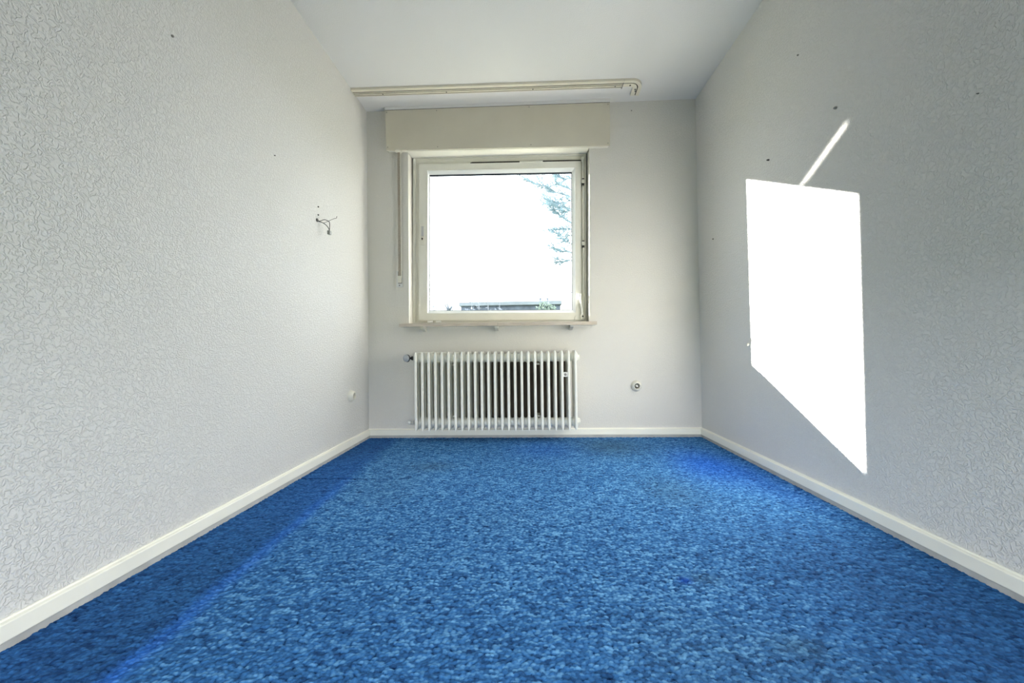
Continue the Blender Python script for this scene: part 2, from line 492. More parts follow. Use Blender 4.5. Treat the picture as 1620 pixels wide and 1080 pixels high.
    tag(o, 'floor covered wall to wall in blue loop pile carpet', kind='structure')
carpet()

bm = bmesh.new(); box(bm, XL - 0.14, XR + 0.14, YF - 0.12, OUT, -0.30, -0.02)
tag(link('trim_1', bm, M['plaster']), 'concrete slab below the carpet', kind='structure')

# baseboards: thin moulded board over a grey set-back strip
ZT, ZBm, TH = 0.0612, 0.0195, 0.015
prof = [(0.0, ZBm), (TH - 0.001, ZBm), (TH, ZBm + 0.002), (TH, ZT - 0.002), (TH - 0.002, ZT), (0.0045, ZT + 0.002), (0.003, ZT + 0.006), (0.0, ZT + 0.0065)]
def baseboard(side, mapper, a0, a1, mitre):
    bm = bmesh.new()
    A = [bm.verts.new(mapper(p[0], p[1], a0 + mitre[0] * p[0])) for p in prof]
    B = [bm.verts.new(mapper(p[0], p[1], a1 + mitre[1] * p[0])) for p in prof]
    n = len(prof)
    bm.faces.new(A); bm.faces.new(B[::-1])
    for k in range(n): bm.faces.new((A[k], A[(k + 1) % n], B[(k + 1) % n], B[k]))
    o = tag(link('baseboard_' + side, bm, M['trim']), kind='structure')
    bm = bmesh.new()
    sp = [(0.0, -0.004), (0.010, -0.004), (0.010, ZBm + 0.0005), (0.0, ZBm + 0.0005)]
    A = [bm.verts.new(mapper(p[0], p[1], a0 + mitre[0] * p[0])) for p in sp]
    B = [bm.verts.new(mapper(p[0], p[1], a1 + mitre[1] * p[0])) for p in sp]
    bm.faces.new(A); bm.faces.new(B[::-1])
    for k in range(4): bm.faces.new((A[k], A[(k + 1) % 4], B[(k + 1) % 4], B[k]))
    s = link('edge_strip', bm, M['strip'], o)
    s['label'] = 'grey set-back strip'
    return o
baseboard('left', lambda t, z, a: (XL + t, a, z), YF, YB, (0, -1))['label'] = 'cream baseboard along the left wall'
baseboard('right', lambda t, z, a: (XR - t, a, z), YF, YB, (0, -1))['label'] = 'cream baseboard along the right wall below the sun patch'
baseboard('back', lambda t, z, a: (a, YB - t, z), XL, XR, (1, -1))['label'] = 'cream baseboard behind the radiator'

# ------------------------------------------------------------------ window
WO = Vector((-0.205, 2.867, 1.50))
win = empty('window_1', WO)
tag(win, 'square cream framed window full of white sky', kind='structure')
def wpart(name, bm, mat, parent=win, smooth=False):
    return link(name, local(bm, WO), mat, parent, smooth)

bm = bmesh.new(); frame_ring(bm, (-0.888, 0.472, 0.846, 2.178), (-0.80, 0.400, 0.915, 2.085), 2.874, 2.874, 2.935)
frame_ring(bm, (-0.886, 0.470, 0.848, 2.176), (-0.868, 0.462, 0.872, 2.160), 2.866, 2.868, 2.876)
wpart('window_frame', bm, M['frame'])
bm = bmesh.new(); frame_ring(bm, (-0.838, 0.430, 0.885, 2.117), (-0.7675, 0.3825, 0.940, 2.061), 2.857, 2.857, 2.930)
bmesh.ops.bevel(bm, geom=[e for e in bm.edges if all(abs(v.co.y - 2.857) < 1e-4 for v in e.verts) and len({round(v.co.x, 3) for v in e.verts} | {round(v.co.z, 3) for v in e.verts}) == 3], offset=0.004, segments=2, affect='EDGES')
sash = wpart('window_sash', bm, M['sash'])
bm = bmesh.new(); frame_ring(bm, (-0.7685, 0.3835, 0.939, 2.062), (-0.758, 0.3615, 0.9615, 2.037), 2.8585, 2.877, 2.90)
wpart('glazing_bead', bm, M['bead'], sash)
bm = bmesh.new(); frame_ring(bm, (-0.7585, 0.362, 0.961, 2.0375), (-0.7555, 0.357, 0.965, 2.026), 2.8775, 2.8790, 2.886)
wpart('gasket', bm, M['gasket'], sash)
bm = bmesh.new(); box(bm, -0.7605, 0.365, 2.885, 2.889, 0.957, 2.041)
wpart('glass_pane', bm, M['glass'], sash)
# lock plate on the left stile
bm = bmesh.new(); box(bm, -0.825, -0.787, 2.853, 2.858, 1.475, 1.628, 0.002)
lp = wpart('lock_plate', bm, M['ivory'])
bm = bmesh.new(); box(bm, -0.816, -0.796, 2.8515, 2.855, 1.545, 1.622, 0.001)
wpart('cover_plate', bm, M['chrome'], lp)
bm = bmesh.new(); lathe(bm, [(0.0, 0.0), (0.006, 0.0), (0.006, 0.006), (0.0, 0.006)], (-0.808, 2.857, 1.525), (0, -1, 0), 20)
box(bm, -0.8105, -0.8055, 2.8515, 2.855, 1.513, 1.525)
wpart('keyhole', bm, M['black'], lp)
# tilt hardware along right stile and head
bm = bmesh.new(); tube(bm, [(0.4435, 2.852, 0.955), (0.4435, 2.852, 2.125)], 0.0045, 10)
wpart('vertical_rod', bm, M['ivory'])
bm = bmesh.new(); box(bm, -0.42, 0.437, 2.855, 2.862, 2.1175, 2.1215, 0.001); box(bm, -0.43, 0.43, 2.8565, 2.872, 2.112, 2.1185)
wpart('head_rod', bm, M['gap'])
bm = bmesh.new(); lathe(bm, [(0, 0), (0.013, 0), (0.015, 0.004), (0.015, 0.012), (0.010, 0.018), (0, 0.019)], (0.4425, 2.866, 2.128), (0, -1, 0), 20)
box(bm, 0.434, 0.452, 2.852, 2.868, 2.105, 2.128, 0.003)
wpart('corner_joint', bm, M['ivory'], smooth=True)
for z0 in (1.935, 1.455):
    bm = bmesh.new(); box(bm, 0.432, 0.456, 2.846, 2.868, z0, z0 + 0.030, 0.002)
    c = wpart('rod_clip', bm, M['ivory'])
    bm = bmesh.new(); box(bm, 0.436, 0.452, 2.847, 2.867, z0 - 0.016, z0 - 0.0005); box(bm, 0.436, 0.452, 2.847, 2.867, z0 + 0.0305, z0 + 0.038)
    wpart('clip_bolt', bm, M['black'], c)
bm = bmesh.new(); box(bm, 0.195 - 0.24, 0.195 - 0.06, 2.8525, 2.858, 2.102, 2.119, 0.002)
wpart('scissor_cover', bm, M['sash'])
bm = bmesh.new(); prism(bm, [(0.376, 0.884), (0.450, 0.884), (0.450, 0.945), (0.425, 0.948), (0.412, 0.925), (0.385, 0.915), (0.376, 0.905)], 'y', 2.850, 2.860, 0.002)
wpart('corner_cover', bm, M['sash'])
bm = bmesh.new(); tube(bm, smooth_path([(0.4345, 2.842, 0.912), (0.428, 2.838, 0.985), (0.417, 2.832, 1.045), (0.414, 2.829, 1.082)], 4), [0.0075] * 9 + [0.009] * 2 + [0.011] * 2, 10)
lv = wpart('tilt_lever', bm, M['white_plastic'], smooth=True)
bm = bmesh.new(); lathe(bm, [(0, 0), (0.017, 0), (0.019, 0.004), (0.019, 0.014), (0.015, 0.019), (0.008, 0.019), (0.007, 0.015), (0, 0.015)], (0.4355, 2.852, 0.910), (0, -1, 0), 24)
wpart('pivot', bm, M['ivory'], lv, True)
bm = bmesh.new(); lathe(bm, [(0, 0), (0.0062, 0), (0.0062, 0.006), (0, 0.006)], (0.4355, 2.838, 0.910), (0, -1, 0), 16)
wpart('pivot_screw', bm, M['nail'], lv)
for x0 in (-0.765, -0.700):
    bm = bmesh.new(); box(bm, x0, x0 + 0.040, 2.848, 2.870, 0.866, 0.882, 0.002)
    wpart('sash_rest', bm, M['white_plastic'])
win.rotation_euler = (0, 0.0115, 0)

# sill
sill = empty('window_sill', (-0.21, YB, 0.842))
tag(sill, 'pinkish beige stone sill shelf below the window, above the radiator', 'window sill')
SO = Vector((-0.21, YB, 0.842))
for x0, x1, xr0, xr1, zl, zr in ((-0.936, -0.2115, -0.886, -0.2115, 0.858, 0.855), (-0.2105, 0.505, -0.2105, 0.466, 0.8545, 0.852)):
    bm = bmesh.new()
    P = [(x0, 2.677), (x1, 2.677), (x1, 2.866), (xr1 if x1 > 0 else x1, 2.866), (xr0, 2.866)]
    if x0 < -0.5: P = [(x0, 2.677), (x1, 2.677), (x1, 2.8655), (xr0, 2.8655), (xr0, YB - 0.0005), (x0, YB - 0.0005)]
    else: P = [(x0, 2.677), (x1, 2.677), (x1, YB - 0.0005), (xr1, YB - 0.0005), (xr1, 2.8655), (x0, 2.8655)]
    prism(bm, P, 'z', 0.0, 0.0245)
    for v in bm.verts:
        t = (v.co.x - x0) / (x1 - x0)
        v.co.z += zl + (zr - zl) * t - 0.0245
    es = [e for e in bm.edges if all(abs(v.co.y - 2.677) < 1e-4 for v in e.verts)]
    bmesh.ops.bevel(bm, geom=es, offset=0.0018, segments=1, affect='EDGES')
    link('sill_slab', local(bm, SO), M['sill'], sill)
for xb, mk in ((-0.770, 'frame'), (-0.222, 'frame'), (0.327, 'strip')):
    bm = bmesh.new()
    zt = 0.8335 if xb < -0.5 else (0.831 if xb < 0 else 0.8295)
    prism(bm, [(2.690, zt), (YB, zt), (YB, zt - 0.034), (YB - 0.012, zt - 0.034), (2.690, zt - 0.014)], 'x', xb - 0.012, xb + 0.012, 0.001)
    link('bracket', local(bm, SO), M[mk], sill)

# ------------------------------------------------------------------ roller shutter box
BO = Vector((-0.205, YB, 2.16))
sb = empty('shutter_box', BO)
tag(sb, 'long beige boxed-in roller shutter casing above the window', 'shutter box')
YP = 2.732
bm = bmesh.new()
def quad_prism(bm, q, y0, y1, bevel=0.0):
    prism(bm, q, 'y', y0, y1, bevel)
quad_prism(bm, [(-1.041, 2.171), (0.632, 2.148), (0.637, 2.471), (-1.049, 2.476)], YP, YP + 0.009, 0.0012)
link('cover_panel', local(bm, BO), M['panel'], sb)
bm = bmesh.new()
quad_prism(bm, [(-1.035, 2.178), (0.626, 2.156), (0.630, 2.4735), (-1.042, 2.478)], YP + 0.009, YB)
link('casing', local(bm, BO), M['frame'], sb)
bm = bmesh.new()
quad_prism(bm, [(-1.048, 2.4775), (0.637, 2.4725), (0.637, 2.4765), (-1.048, 2.4815)], YP + 0.004, YP + 0.012)
link('top_joint', local(bm, BO), M['gap'], sb)
bm = bmesh.new()
quad_prism(bm, [(-1.051, 2.4805), (0.637, 2.4755), (0.637, 2.4995), (-1.051, 2.4995)], YP - 0.002, YB - 0.0005, 0.001)
link('top_strip', local(bm, BO), M['ceiling'], sb)
bm = bmesh.new()
A = [(-0.8865, 2.742, 2.1655), (0.4815, 2.742, 2.1475), (0.4815, 2.8665, 2.166), (-0.8865, 2.8665, 2.1745)]
Bv = [(p[0], p[1], p[2] + 0.007) for p in A]
a_ = [bm.verts.new(p) for p in A]; b_ = [bm.verts.new(p) for p in Bv]
bm.faces.new(a_); bm.faces.new(b_[::-1])
for k in range(4): bm.faces.new((a_[k], a_[(k + 1) % 4], b_[(k + 1) % 4], b_[k]))
link('soffit_board', local(bm, BO), M['sash'], sb)
for x, z in ((-1.030, 2.195), (-0.650, 2.185), (0.05, 2.176), (0.617, 2.168), (-1.036, 2.461), (-0.655, 2.460), (0.04, 2.460), (0.622, 2.458)):
    bm = bmesh.new(); lathe(bm, [(0, 0), (0.0036, 0), (0.0036, 0.0015), (0.002, 0.0022), (0, 0.0016)], (x, YP + 0.0003, z), (0, -1, 0), 12)
    link('screw', local(bm, BO), M['plug_grey'], sb)

# ------------------------------------------------------------------ shutter belt
BT = Vector((-0.958, YB, 1.20))
belt = empty('shutter_belt', BT)
tag(belt, 'grey brown roller shutter pull belt hanging left of the window', 'shutter belt')
bm = bmesh.new(); box(bm, -0.9665, -0.9465, 2.7575, 2.7590, 1.215, 2.184)
link('strap', local(bm, BT), M['belt'], belt)
bm = bmesh.new(); box(bm, -0.9463, -0.9405, 2.7568, 2.7600, 1.215, 2.184, 0.0006)
link('strap_edge', local(bm, BT), M['ivory'], belt)
bm = bmesh.new(); box(bm, -0.985, -0.937, 2.766, YB - 0.0002, 1.142, 1.264, 0.002)
pl = link('winder_plate', local(bm, BT), M['chrome'], belt)
bm = bmesh.new(); box(bm, -0.971, -0.942, 2.763, 2.767, 1.168, 1.258, 0.001)
link('belt_slot', local(bm, BT), M['black'], pl)
bm = bmesh.new(); box(bm, -0.971, -0.9435, 2.755, 2.764, 1.172, 1.225, 0.002)
link('belt_roll', local(bm, BT), M['ivory'], pl)
bm = bmesh.new(); lathe(bm, [(0, 0), (0.0045, 0), (0.0045, 0.002), (0, 0.002)], (-0.961, 2.7665, 1.154), (0, -1, 0), 12)
link('plate_screw', local(bm, BT), M['nail'], pl)
bm = bmesh.new(); lathe(bm, [(0, 0), (0.026, 0), (0.026, 0.006), (0.020, 0.012), (0, 0.013)], (-0.955, 2.752, 2.1665), (0, 0, 1), 20)
link('belt_guide', local(bm, BT), M['ivory'], belt, True)

# ------------------------------------------------------------------ curtain rail on the ceiling
RO = Vector((-0.2, 2.56, H))
rail = empty('curtain_rail', RO)
tag(rail, 'long ivory double-track curtain rail screwed to the ceiling', 'curtain rail')
def rl_y(x): return 2.512 + (x - XL) * 0.010          # front edge, slightly skewed to the wall
X_END = 0.690
ZB, ZTOP = H - 0.016, H - 0.0003
tracks = ((0.000, 0.024), (0.032, 0.040), (0.047, 0.060), (0.066, 0.071))
bm = bmesh.new()
def strip(bm, x0, x1, o0, o1, z0, z1):
    q = [(x0, rl_y(x0) + o0), (x1, rl_y(x1) + o0), (x1, rl_y(x1) + o1), (x0, rl_y(x0) + o1)]
    prism(bm, q, 'z', z0, z1, 0.0)
for o0, o1 in tracks: strip(bm, XL + 0.002, X_END, o0, o1, ZB, ZB + 0.003)
for o0, o1 in ((0.0, 0.002), (0.069, 0.071)): strip(bm, XL + 0.002, X_END, o0, o1, ZB + 0.003, ZTOP)
link('track', local(bm, RO), M['rail'], rail)
bm = bmesh.new(); strip(bm, XL + 0.003, X_END - 0.001, 0.0022, 0.0688, ZB + 0.0031, ZTOP)
link('track_bed', local(bm, RO), M['slot'], rail)
# curved end piece
cy0 = rl_y(0.745); Ro = 0.085; cc = (0.744, cy0 + Ro)
def arc_strip(bm, r_out, r_in, ye, z0, z1, x_start):
    def path(r):
        pts = [(x_start, cc[1] - r)]
        for k in range(0, 11):
            a = -math.pi / 2 + (math.pi / 2) * k / 10
            pts.append((cc[0] + r * math.cos(a), cc[1] + r * math.sin(a)))
        pts.append((cc[0] + r + 0.004, ye))
        return pts
    A, B = path(r_out), path(r_in)
    for k in range(len(A) - 1):
        q = [A[k], A[k + 1], B[k + 1], B[k]]
        a = [bm.verts.new((p[0], p[1], z0)) for p in q]; b = [bm.verts.new((p[0], p[1], z1)) for p in q]
        bm.faces.new(a); bm.faces.new(b[::-1])
        for j in range(4): bm.faces.new((a[j], a[(j + 1) % 4], b[(j + 1) % 4], b[j]))
    bmesh.ops.remove_doubles(bm, verts=bm.verts[:], dist=1e-5)
bm = bmesh.new()
arc_strip(bm, Ro, Ro - 0.024, 2.690, ZB, ZB + 0.003, X_END + 0.0015)
arc_strip(bm, Ro - 0.031, Ro - 0.060, 2.690, ZB, ZB + 0.003, X_END + 0.0015)
arc_strip(bm, Ro, Ro - 0.002, 2.690, ZB + 0.003, ZTOP, X_END + 0.0015)
arc_strip(bm, Ro - 0.058, Ro - 0.060, 2.690, ZB + 0.003, ZTOP, X_END + 0.0015)
cp = link('corner_piece', local(bm, RO), M['rail'], rail)
bm = bmesh.new(); arc_strip(bm, Ro - 0.0022, Ro - 0.0578, 2.688, ZB + 0.0031, ZTOP, X_END + 0.002)
link('corner_bed', local(bm, RO), M['slot'], cp)
bm = bmesh.new(); box(bm, X_END - 0.003, X_END + 0.003, rl_y(X_END) + 0.02, rl_y(X_END) + 0.078, ZB - 0.002, ZTOP - 0.002)
link('joint_clip', local(bm, RO), M['plug_grey'], rail)
for x in (-1.00, -0.545, 0.066, 0.64):
    bm = bmesh.new(); lathe(bm, [(0, 0), (0.0042, 0), (0.0042, 0.0015), (0, 0.0025)], (x, rl_y(x) + 0.0535, ZB + 0.0002), (0, 0, -1), 12)
    link('screw', local(bm, RO), M['nail'], rail)
for x, y in ((0.742, cy0 + 0.047), (0.789, 2.622), (0.795, 2.640)):
    bm = bmesh.new(); lathe(bm, [(0, 0), (0.006, 0), (0.006, 0.002), (0, 0.003)], (x, y, ZB + 0.0002), (0, 0, -1), 12)
    link('glide_stop', local(bm, RO), M['nail'], cp)

# ------------------------------------------------------------------ radiator
N_SEC = 25
RX0, RX1 = -0.7915, 0.3370
PITCH = (RX1 - RX0) / (N_SEC - 1)
RY0, RY1, RZ0, RZ1 = 2.588, 2.744, 0.088, 0.6455
rad = empty('radiator', (-0.23, 2.70, 0.0))
tag(rad, 'white ribbed sectional radiator on the wall below the window sill', 'radiator')
RO_ = Vector((-0.23, 2.70, 0.0))
def section_bm():
    bm = bmesh.new()
    # fin outline in (y, z) with the slot between front and rear column, built as lofted columns
    def column(y0, y1, wf, wr):
        st = [(RZ0, 0.10), (RZ0 + 0.010, 0.55), (RZ0 + 0.026, 1.0), (RZ0 + 0.10, 0.96), (0.36, 0.93), (RZ1 - 0.10, 0.96), (RZ1 - 0.022, 1.0), (RZ1 - 0.008, 0.6), (RZ1, 0.16)]
        rings = []
        for z, s in st:
            f = wf * s; w = wr * s
            rings.append([bm.verts.new(p) for p in ((-f * .55, y0, z), (f * .55, y0, z), (f, y0 + 0.005, z), (w, y1 - 0.004, z), (w * .6, y1, z), (-w * .6, y1, z), (-w, y1 - 0.004, z), (-f, y0 + 0.005, z))])
        for A, B in zip(rings, rings[1:]):
            for k in range(8): bm.faces.new((A[k], A[(k + 1) % 8], B[(k + 1) % 8], B[k]))
        bm.faces.new(rings[0][::-1]); bm.faces.new(rings[-1])
    column(RY0, RY0 + 0.048, 0.0095, 0.0085)
    column(RY0 + 0.056, RY1 - 0.056, 0.0095, 0.0095)
    column(RY1 - 0.048, RY1, 0.0085, 0.0095)
    # webs joining the columns at top and bottom
    for z0, z1 in ((RZ0 + 0.006, 0.172), (0.566, RZ1 - 0.004)):
        box(bm, -0.0062, 0.0062, RY0 + 0.02, RY1 - 0.02, z0, z1)
    box(bm, -0.0035, 0.0035, RY0 + 0.02, RY1 - 0.02, 0.165, 0.575)
    # hubs: waisted nipples reaching to the neighbours
    for zc, rr in ((0.138, 0.034), (0.598, 0.034)):
        hp = PITCH / 2
        lathe(bm, [(0.043, -0.0062), (rr + 0.002, -0.011), (rr - 0.004, -hp * 0.72), (rr - 0.005, -hp)], (0, (RY0 + RY1) / 2, zc), (1, 0, 0), 24)
        lathe(bm, [(0.043, 0.0062), (rr + 0.002, 0.011), (rr - 0.004, hp * 0.72), (rr - 0.005, hp)], (0, (RY0 + RY1) / 2, zc), (1, 0, 0), 24)
    return bm
first = link('section', local(section_bm(), (0, RO_.y, 0)), M['rad'], rad, True)
first.location = (RX0 - RO_.x, 0, 0)
for k in range(1, N_SEC):
    c = first.copy(); COL.objects.link(c); c.parent = rad
    c.location = (RX0 + k * PITCH - RO_.x, 0, 0)
YC = (RY0 + RY1) / 2
def rpart(name, bm, mat, parent=rad, smooth=True):
    return link(name, local(bm, RO_), mat, parent, smooth)
for zc in (0.138, 0.598):
    bm = bmesh.new(); lathe(bm, [(0.034, 0), (0.034, 0.012), (0.030, 0.016), (0.024, 0.016), (0.024, 0.026), (0.018, 0.030), (0, 0.031)], (RX1 + 0.006, YC, zc), (1, 0, 0), 8)
    rpart('end_plug', bm, M['rad'], smooth=False)
# valve top left
bm = bmesh.new(); lathe(bm, [(0.026, 0), (0.026, -0.010), (0.018, -0.014), (0.018, -0.030), (0, -0.030)], (RX0 - 0.005, YC, 0.601), (1, 0, 0), 20)
tube(bm, [(RX0 - 0.028, YC, 0.601), (RX0 - 0.028, YB - 0.001, 0.601)], 0.011, 14)
vb = rpart('valve_body', bm, M['rad'])
bm = bmesh.new(); lathe(bm, [(0.013, 0), (0.015, 0.006), (0.012, 0.014), (0.007, 0.018), (0.007, 0.030), (0, 0.030)], (RX0 - 0.032, YC - 0.020, 0.603), (-1, -0.15, 0), 20)
rpart('valve_stem', bm, M['black'], vb)
bm = bmesh.new(); lathe(bm, [(0, -0.004), (0.016, -0.002), (0.024, 0.006), (0.026, 0.016), (0.024, 0.026), (0.016, 0.033), (0, 0.036)], (RX0 - 0.066, YC - 0.030, 0.603), (-0.55, -1, 0.05), 28)
rpart('valve_knob', bm, M['grey_knob'], vb)
bm = bmesh.new(); lathe(bm, [(0.0245, 0.003), (0.0275, 0.006), (0.0275, 0.011), (0.0245, 0.014)], (RX0 - 0.066, YC - 0.030, 0.603), (-0.55, -1, 0.05), 28)
rpart('knob_ring', bm, M['black'], vb)
# return valve bottom left
bm = bmesh.new(); lathe(bm, [(0.022, 0), (0.022, -0.010), (0.013, -0.014), (0.013, -0.034), (0, -0.034)], (RX0 - 0.005, YC, 0.131), (1, 0, 0), 20)
tube(bm, [(RX0 - 0.032, YC, 0.131), (RX0 - 0.032, YB - 0.001, 0.131)], 0.010, 14)
rv_ = rpart('return_valve', bm, M['rad'])
bm = bmesh.new(); tube(bm, [(RX0 - 0.030, YC - 0.010, 0.131), (RX0 - 0.068, YC - 0.012, 0.133)], 0.0075, 12)
tube(bm, [(RX0 - 0.036, YC - 0.014, 0.126), (RX0 - 0.034, YC - 0.014, 0.152)], 0.004, 10)
rpart('valve_tap', bm, M['strip'], rv_)
bm = bmesh.new(); lathe(bm, [(0, 0), (0.010, 0), (0.012, 0.004), (0.012, 0.016), (0.009, 0.020), (0, 0.020)], (RX0 - 0.056, YC - 0.012, 0.138), (-1, -0.1, 0.05), 16)
rpart('tap_cap', bm, M['white_plastic'], rv_)
# meter between the 23rd and 24th ribs
xm = RX0 + 22.5 * PITCH
bm = bmesh.new(); box(bm, xm - 0.0150, xm + 0.0150, RY0 + 0.004, RY0 + 0.030, 0.463, 0.495, 0.002)
mt_ = rpart('heat_meter', bm, M['white_plastic'], smooth=False); mt_['label'] = 'small white heat meter'
bm = bmesh.new(); lathe(bm, [(0, 0), (0.009, 0), (0.009, 0.002), (0.005, 0.004), (0, 0.003)], (xm - 0.001, RY0 + 0.0045, 0.479), (0, -1, 0), 16)
rpart('meter_seal', bm, M['plug_grey'], mt_)
for xs_ in (RX0 + 5.5 * PITCH, RX0 + 18.5 * PITCH):
    for z0 in (0.545, 0.172):
        bm = bmesh.new(); box(bm, xs_ - 0.01, xs_ + 0.01, YC, YB - 0.0102, z0, z0 + 0.012)
        rpart('wall_bracket', bm, M['rad'], smooth=False)

bk = bmesh.new(); box(bk, -0.803, 0.302, YB - 0.010, YB - 0.0006, 0.10, 0.625, 0.001)  # added sheet, its dark colour replaces shade behind the ribs
tag(link('shade_board', bk, M['board']), 'added dark sheet behind the radiator ribs, standing in for shade', 'board')

# ------------------------------------------------------------------ wall sockets
def socket(pos, axis, label):
    o = Vector(pos)
    s = empty('wall_socket', pos)
    tag(s, label, 'socket', 'round ivory wall sockets')
    bm = bmesh.new()
    lathe(bm, [(0.0185, 0.004), (0.0185, 0.026), (0.0215, 0.0295), (0.028, 0.027), (0.0355, 0.017), (0.0395, 0.005), (0.0395, 0.0003), (0.0185, 0.0003)], o, axis, 40)
    link('cover', local(bm, o), M['ivory'], s, True)
    bm = bmesh.new(); lathe(bm, [(0, 0.0042), (0.0187, 0.0042), (0.0187, 0.0005), (0, 0.0005)], o, axis, 32)
    link('recess', local(bm, o), M['slot'], s)
    ax = Vector(axis).normalized(); side = ax.cross(Vector((0, 0, 1))).normalized()
    bm = bmesh.new(); lathe(bm, [(0, 0.003), (0.0095, 0.003), (0.0095, 0.012), (0.008, 0.014), (0, 0.014)], o - side * 0.002, axis, 24)
    ins = link('insert', local(bm, o), M['white_plastic'], s, True)
    for k in (-1, 1):
        bm = bmesh.new(); lathe(bm, [(0, 0.010), (0.0026, 0.010), (0.0026, 0.0148), (0, 0.0148)], o + side * (0.0055 * k - 0.002) + Vector((0, 0, -0.004 * k)), axis, 12)
        link('contact_hole', local(bm, o), M['black'], ins)
    return s
socket((0.8045, YB, 0.3765), (0, -1, 0), 'round ivory socket on the window wall right of the radiator')
socket((XL, 2.4855, 0.356), (1, 0, 0), 'round ivory socket low on the left wall near the corner')

# ------------------------------------------------------------------ loose lamp wires on the left wall
LO = Vector((XL, 2.093, 1.425))
lw = empty('lamp_wires', LO)
tag(lw, 'loose black lamp wires poking out of the left wall', 'wires')
bm = bmesh.new(); lathe(bm, [(0, 0.0002), (0.010, 0.0002), (0.010, 0.004), (0.005, 0.006), (0, 0.006)], (XL, 2.091, 1.427), (1, 0, 0), 14)
link('wall_outlet', local(bm, LO), M['wire'], lw)
W = ([(-1.2085, 2.091, 1.427), (-1.197, 2.100, 1.424), (-1.187, 2.129, 1.442), (-1.175, 2.149, 1.440), (-1.168, 2.154, 1.429), (-1.165, 2.146, 1.377)],
     [(-1.2085, 2.095, 1.423), (-1.190, 2.121, 1.420), (-1.175, 2.135, 1.407), (-1.167, 2.145, 1.391), (-1.164, 2.144, 1.376)],
     [(-1.192, 2.120, 1.421), (-1.188, 2.128, 1.423), (-1.180, 2.158, 1.442), (-1.170, 2.205, 1.473), (-1.165, 2.226, 1.484), (-1.163, 2.230, 1.497)])
for w, r in zip(W, (0.0020, 0.0022, 0.0014)):
    bm = bmesh.new(); tube(bm, smooth_path(w, 6), r, 8)
    link('wire', local(bm, LO), M['wire'], lw, True)
bm = bmesh.new(); box(bm, -1.173, -1.155, 2.133, 2.152, 1.357, 1.380, 0.003)
link('terminal_block', local(bm, LO), M['terminal'], lw)

# ------------------------------------------------------------------ nails and wall plugs
def nail(name, pos, axis, r, label, mat, cat, ln=0.006):
    bm = bmesh.new(); lathe(bm, [(0, -0.002), (r, -0.002), (r, ln * 0.6), (r * 0.6, ln), (0, ln)], (0, 0, 0), axis, 12)
    o = link(name, bm, mat, None, True); o.location = pos
    tag(o, label, cat)
RN, LN = (-1, 0, 0), (1, 0, 0)
nail('nail', (XR, 1.970, 1.634), RN, 0.0045, 'dark nail in the right wall just above the upper left corner of the sun patch', M['nail'], 'nail', 0.012)
nail('wall_plug', (XR, 1.550, 1.635), RN, 0.0055, 'grey plug in the right wall just above the thin light streak', M['plug_grey'], 'wall plug', 0.010)
nail('wall_plug', (XR, 1.749, 2.012), RN, 0.0036, 'small plug high on the right wall, nearest to the ceiling', M['plug_grey'], 'wall plug')
nail('nail', (XR, 2.557, 1.391), RN, 0.0042, 'tiny nail in the right wall close to the window wall corner', M['nail'], 'nail')
nail('nail', (XR, 2.181, 0.671), RN, 0.0090, 'pale nail head at the lower left edge of the sun patch', M['ivory'], 'nail', 0.012)
nail('wall_plug', (XR, 1.080, 1.370), RN, 0.0019, 'faint plug in the right wall nearest to the right edge of the photo', M['plug_grey'], 'wall plug')
nail('wall_plug', (XL, 1.213, 1.763), LN, 0.0042, 'grey plug high on the left wall, farthest from the window', M['plug_grey'], 'wall plug')
nail('wall_plug', (XL, 1.730, 1.617), LN, 0.0030, 'faint small plug on the left wall, up and left of the lamp wires', M['plug_grey'], 'wall plug')
nail('wall_plug', (XL, 2.103, 1.509), LN, 0.0040, 'upper of two tiny plugs above the lamp wires', M['nail'], 'wall plug')
nail('wall_plug', (XL, 2.102, 1.461), LN, 0.0040, 'lower of two tiny plugs just above the lamp wires', M['nail'], 'wall plug')
nail('nail', (0.805, YB, 2.431), (0, -1, 0), 0.0042, 'tiny nail in the window wall right of the shutter box', M['plug_grey'], 'nail')

# ------------------------------------------------------------------ outside
bm = bmesh.new()
g = 24
bmesh.ops.create_grid(bm, x_segments=g, y_segments=g, size=0.5)
rnd = random.Random(3)
for v in bm.verts:
    v.co = Vector((v.co.x * 160, 10 + v.co.y * 160, -0.34 + (rnd.uniform(-.02, .02))))
tag(link('ground', bm, M['lawn']), 'winter lawn around the building', kind='structure')

# added unseen building, put in to block sky light from the right hand wall
bm = bmesh.new(); box(bm, -8.9, -4.4, 10.5, 13.5, -0.4, 5.2)
prism(bm, [(-9.1, 5.0), (-4.2, 5.0), (-6.65, 8.1)], 'y', 10.3, 13.7)
hs = tag(link('added_house', bm, M['added_house']), 'added building left of the view, blocking sky light', kind='structure')
for x0 in (-8.3, -6.9, -5.5):
    for z0 in (0.7, 3.2):
        bm = bmesh.new(); box(bm, x0, x0 + 0.95, 10.44, 10.52, z0, z0 + 1.3)
        w_ = link('window', bm, M['fascia'], hs)
        bm = bmesh.new(); box(bm, x0 + 0.08, x0 + 0.87, 10.425, 10.445, z0 + 0.08, z0 + 1.22)
        link('pane', bm, M['gasket'], w_)

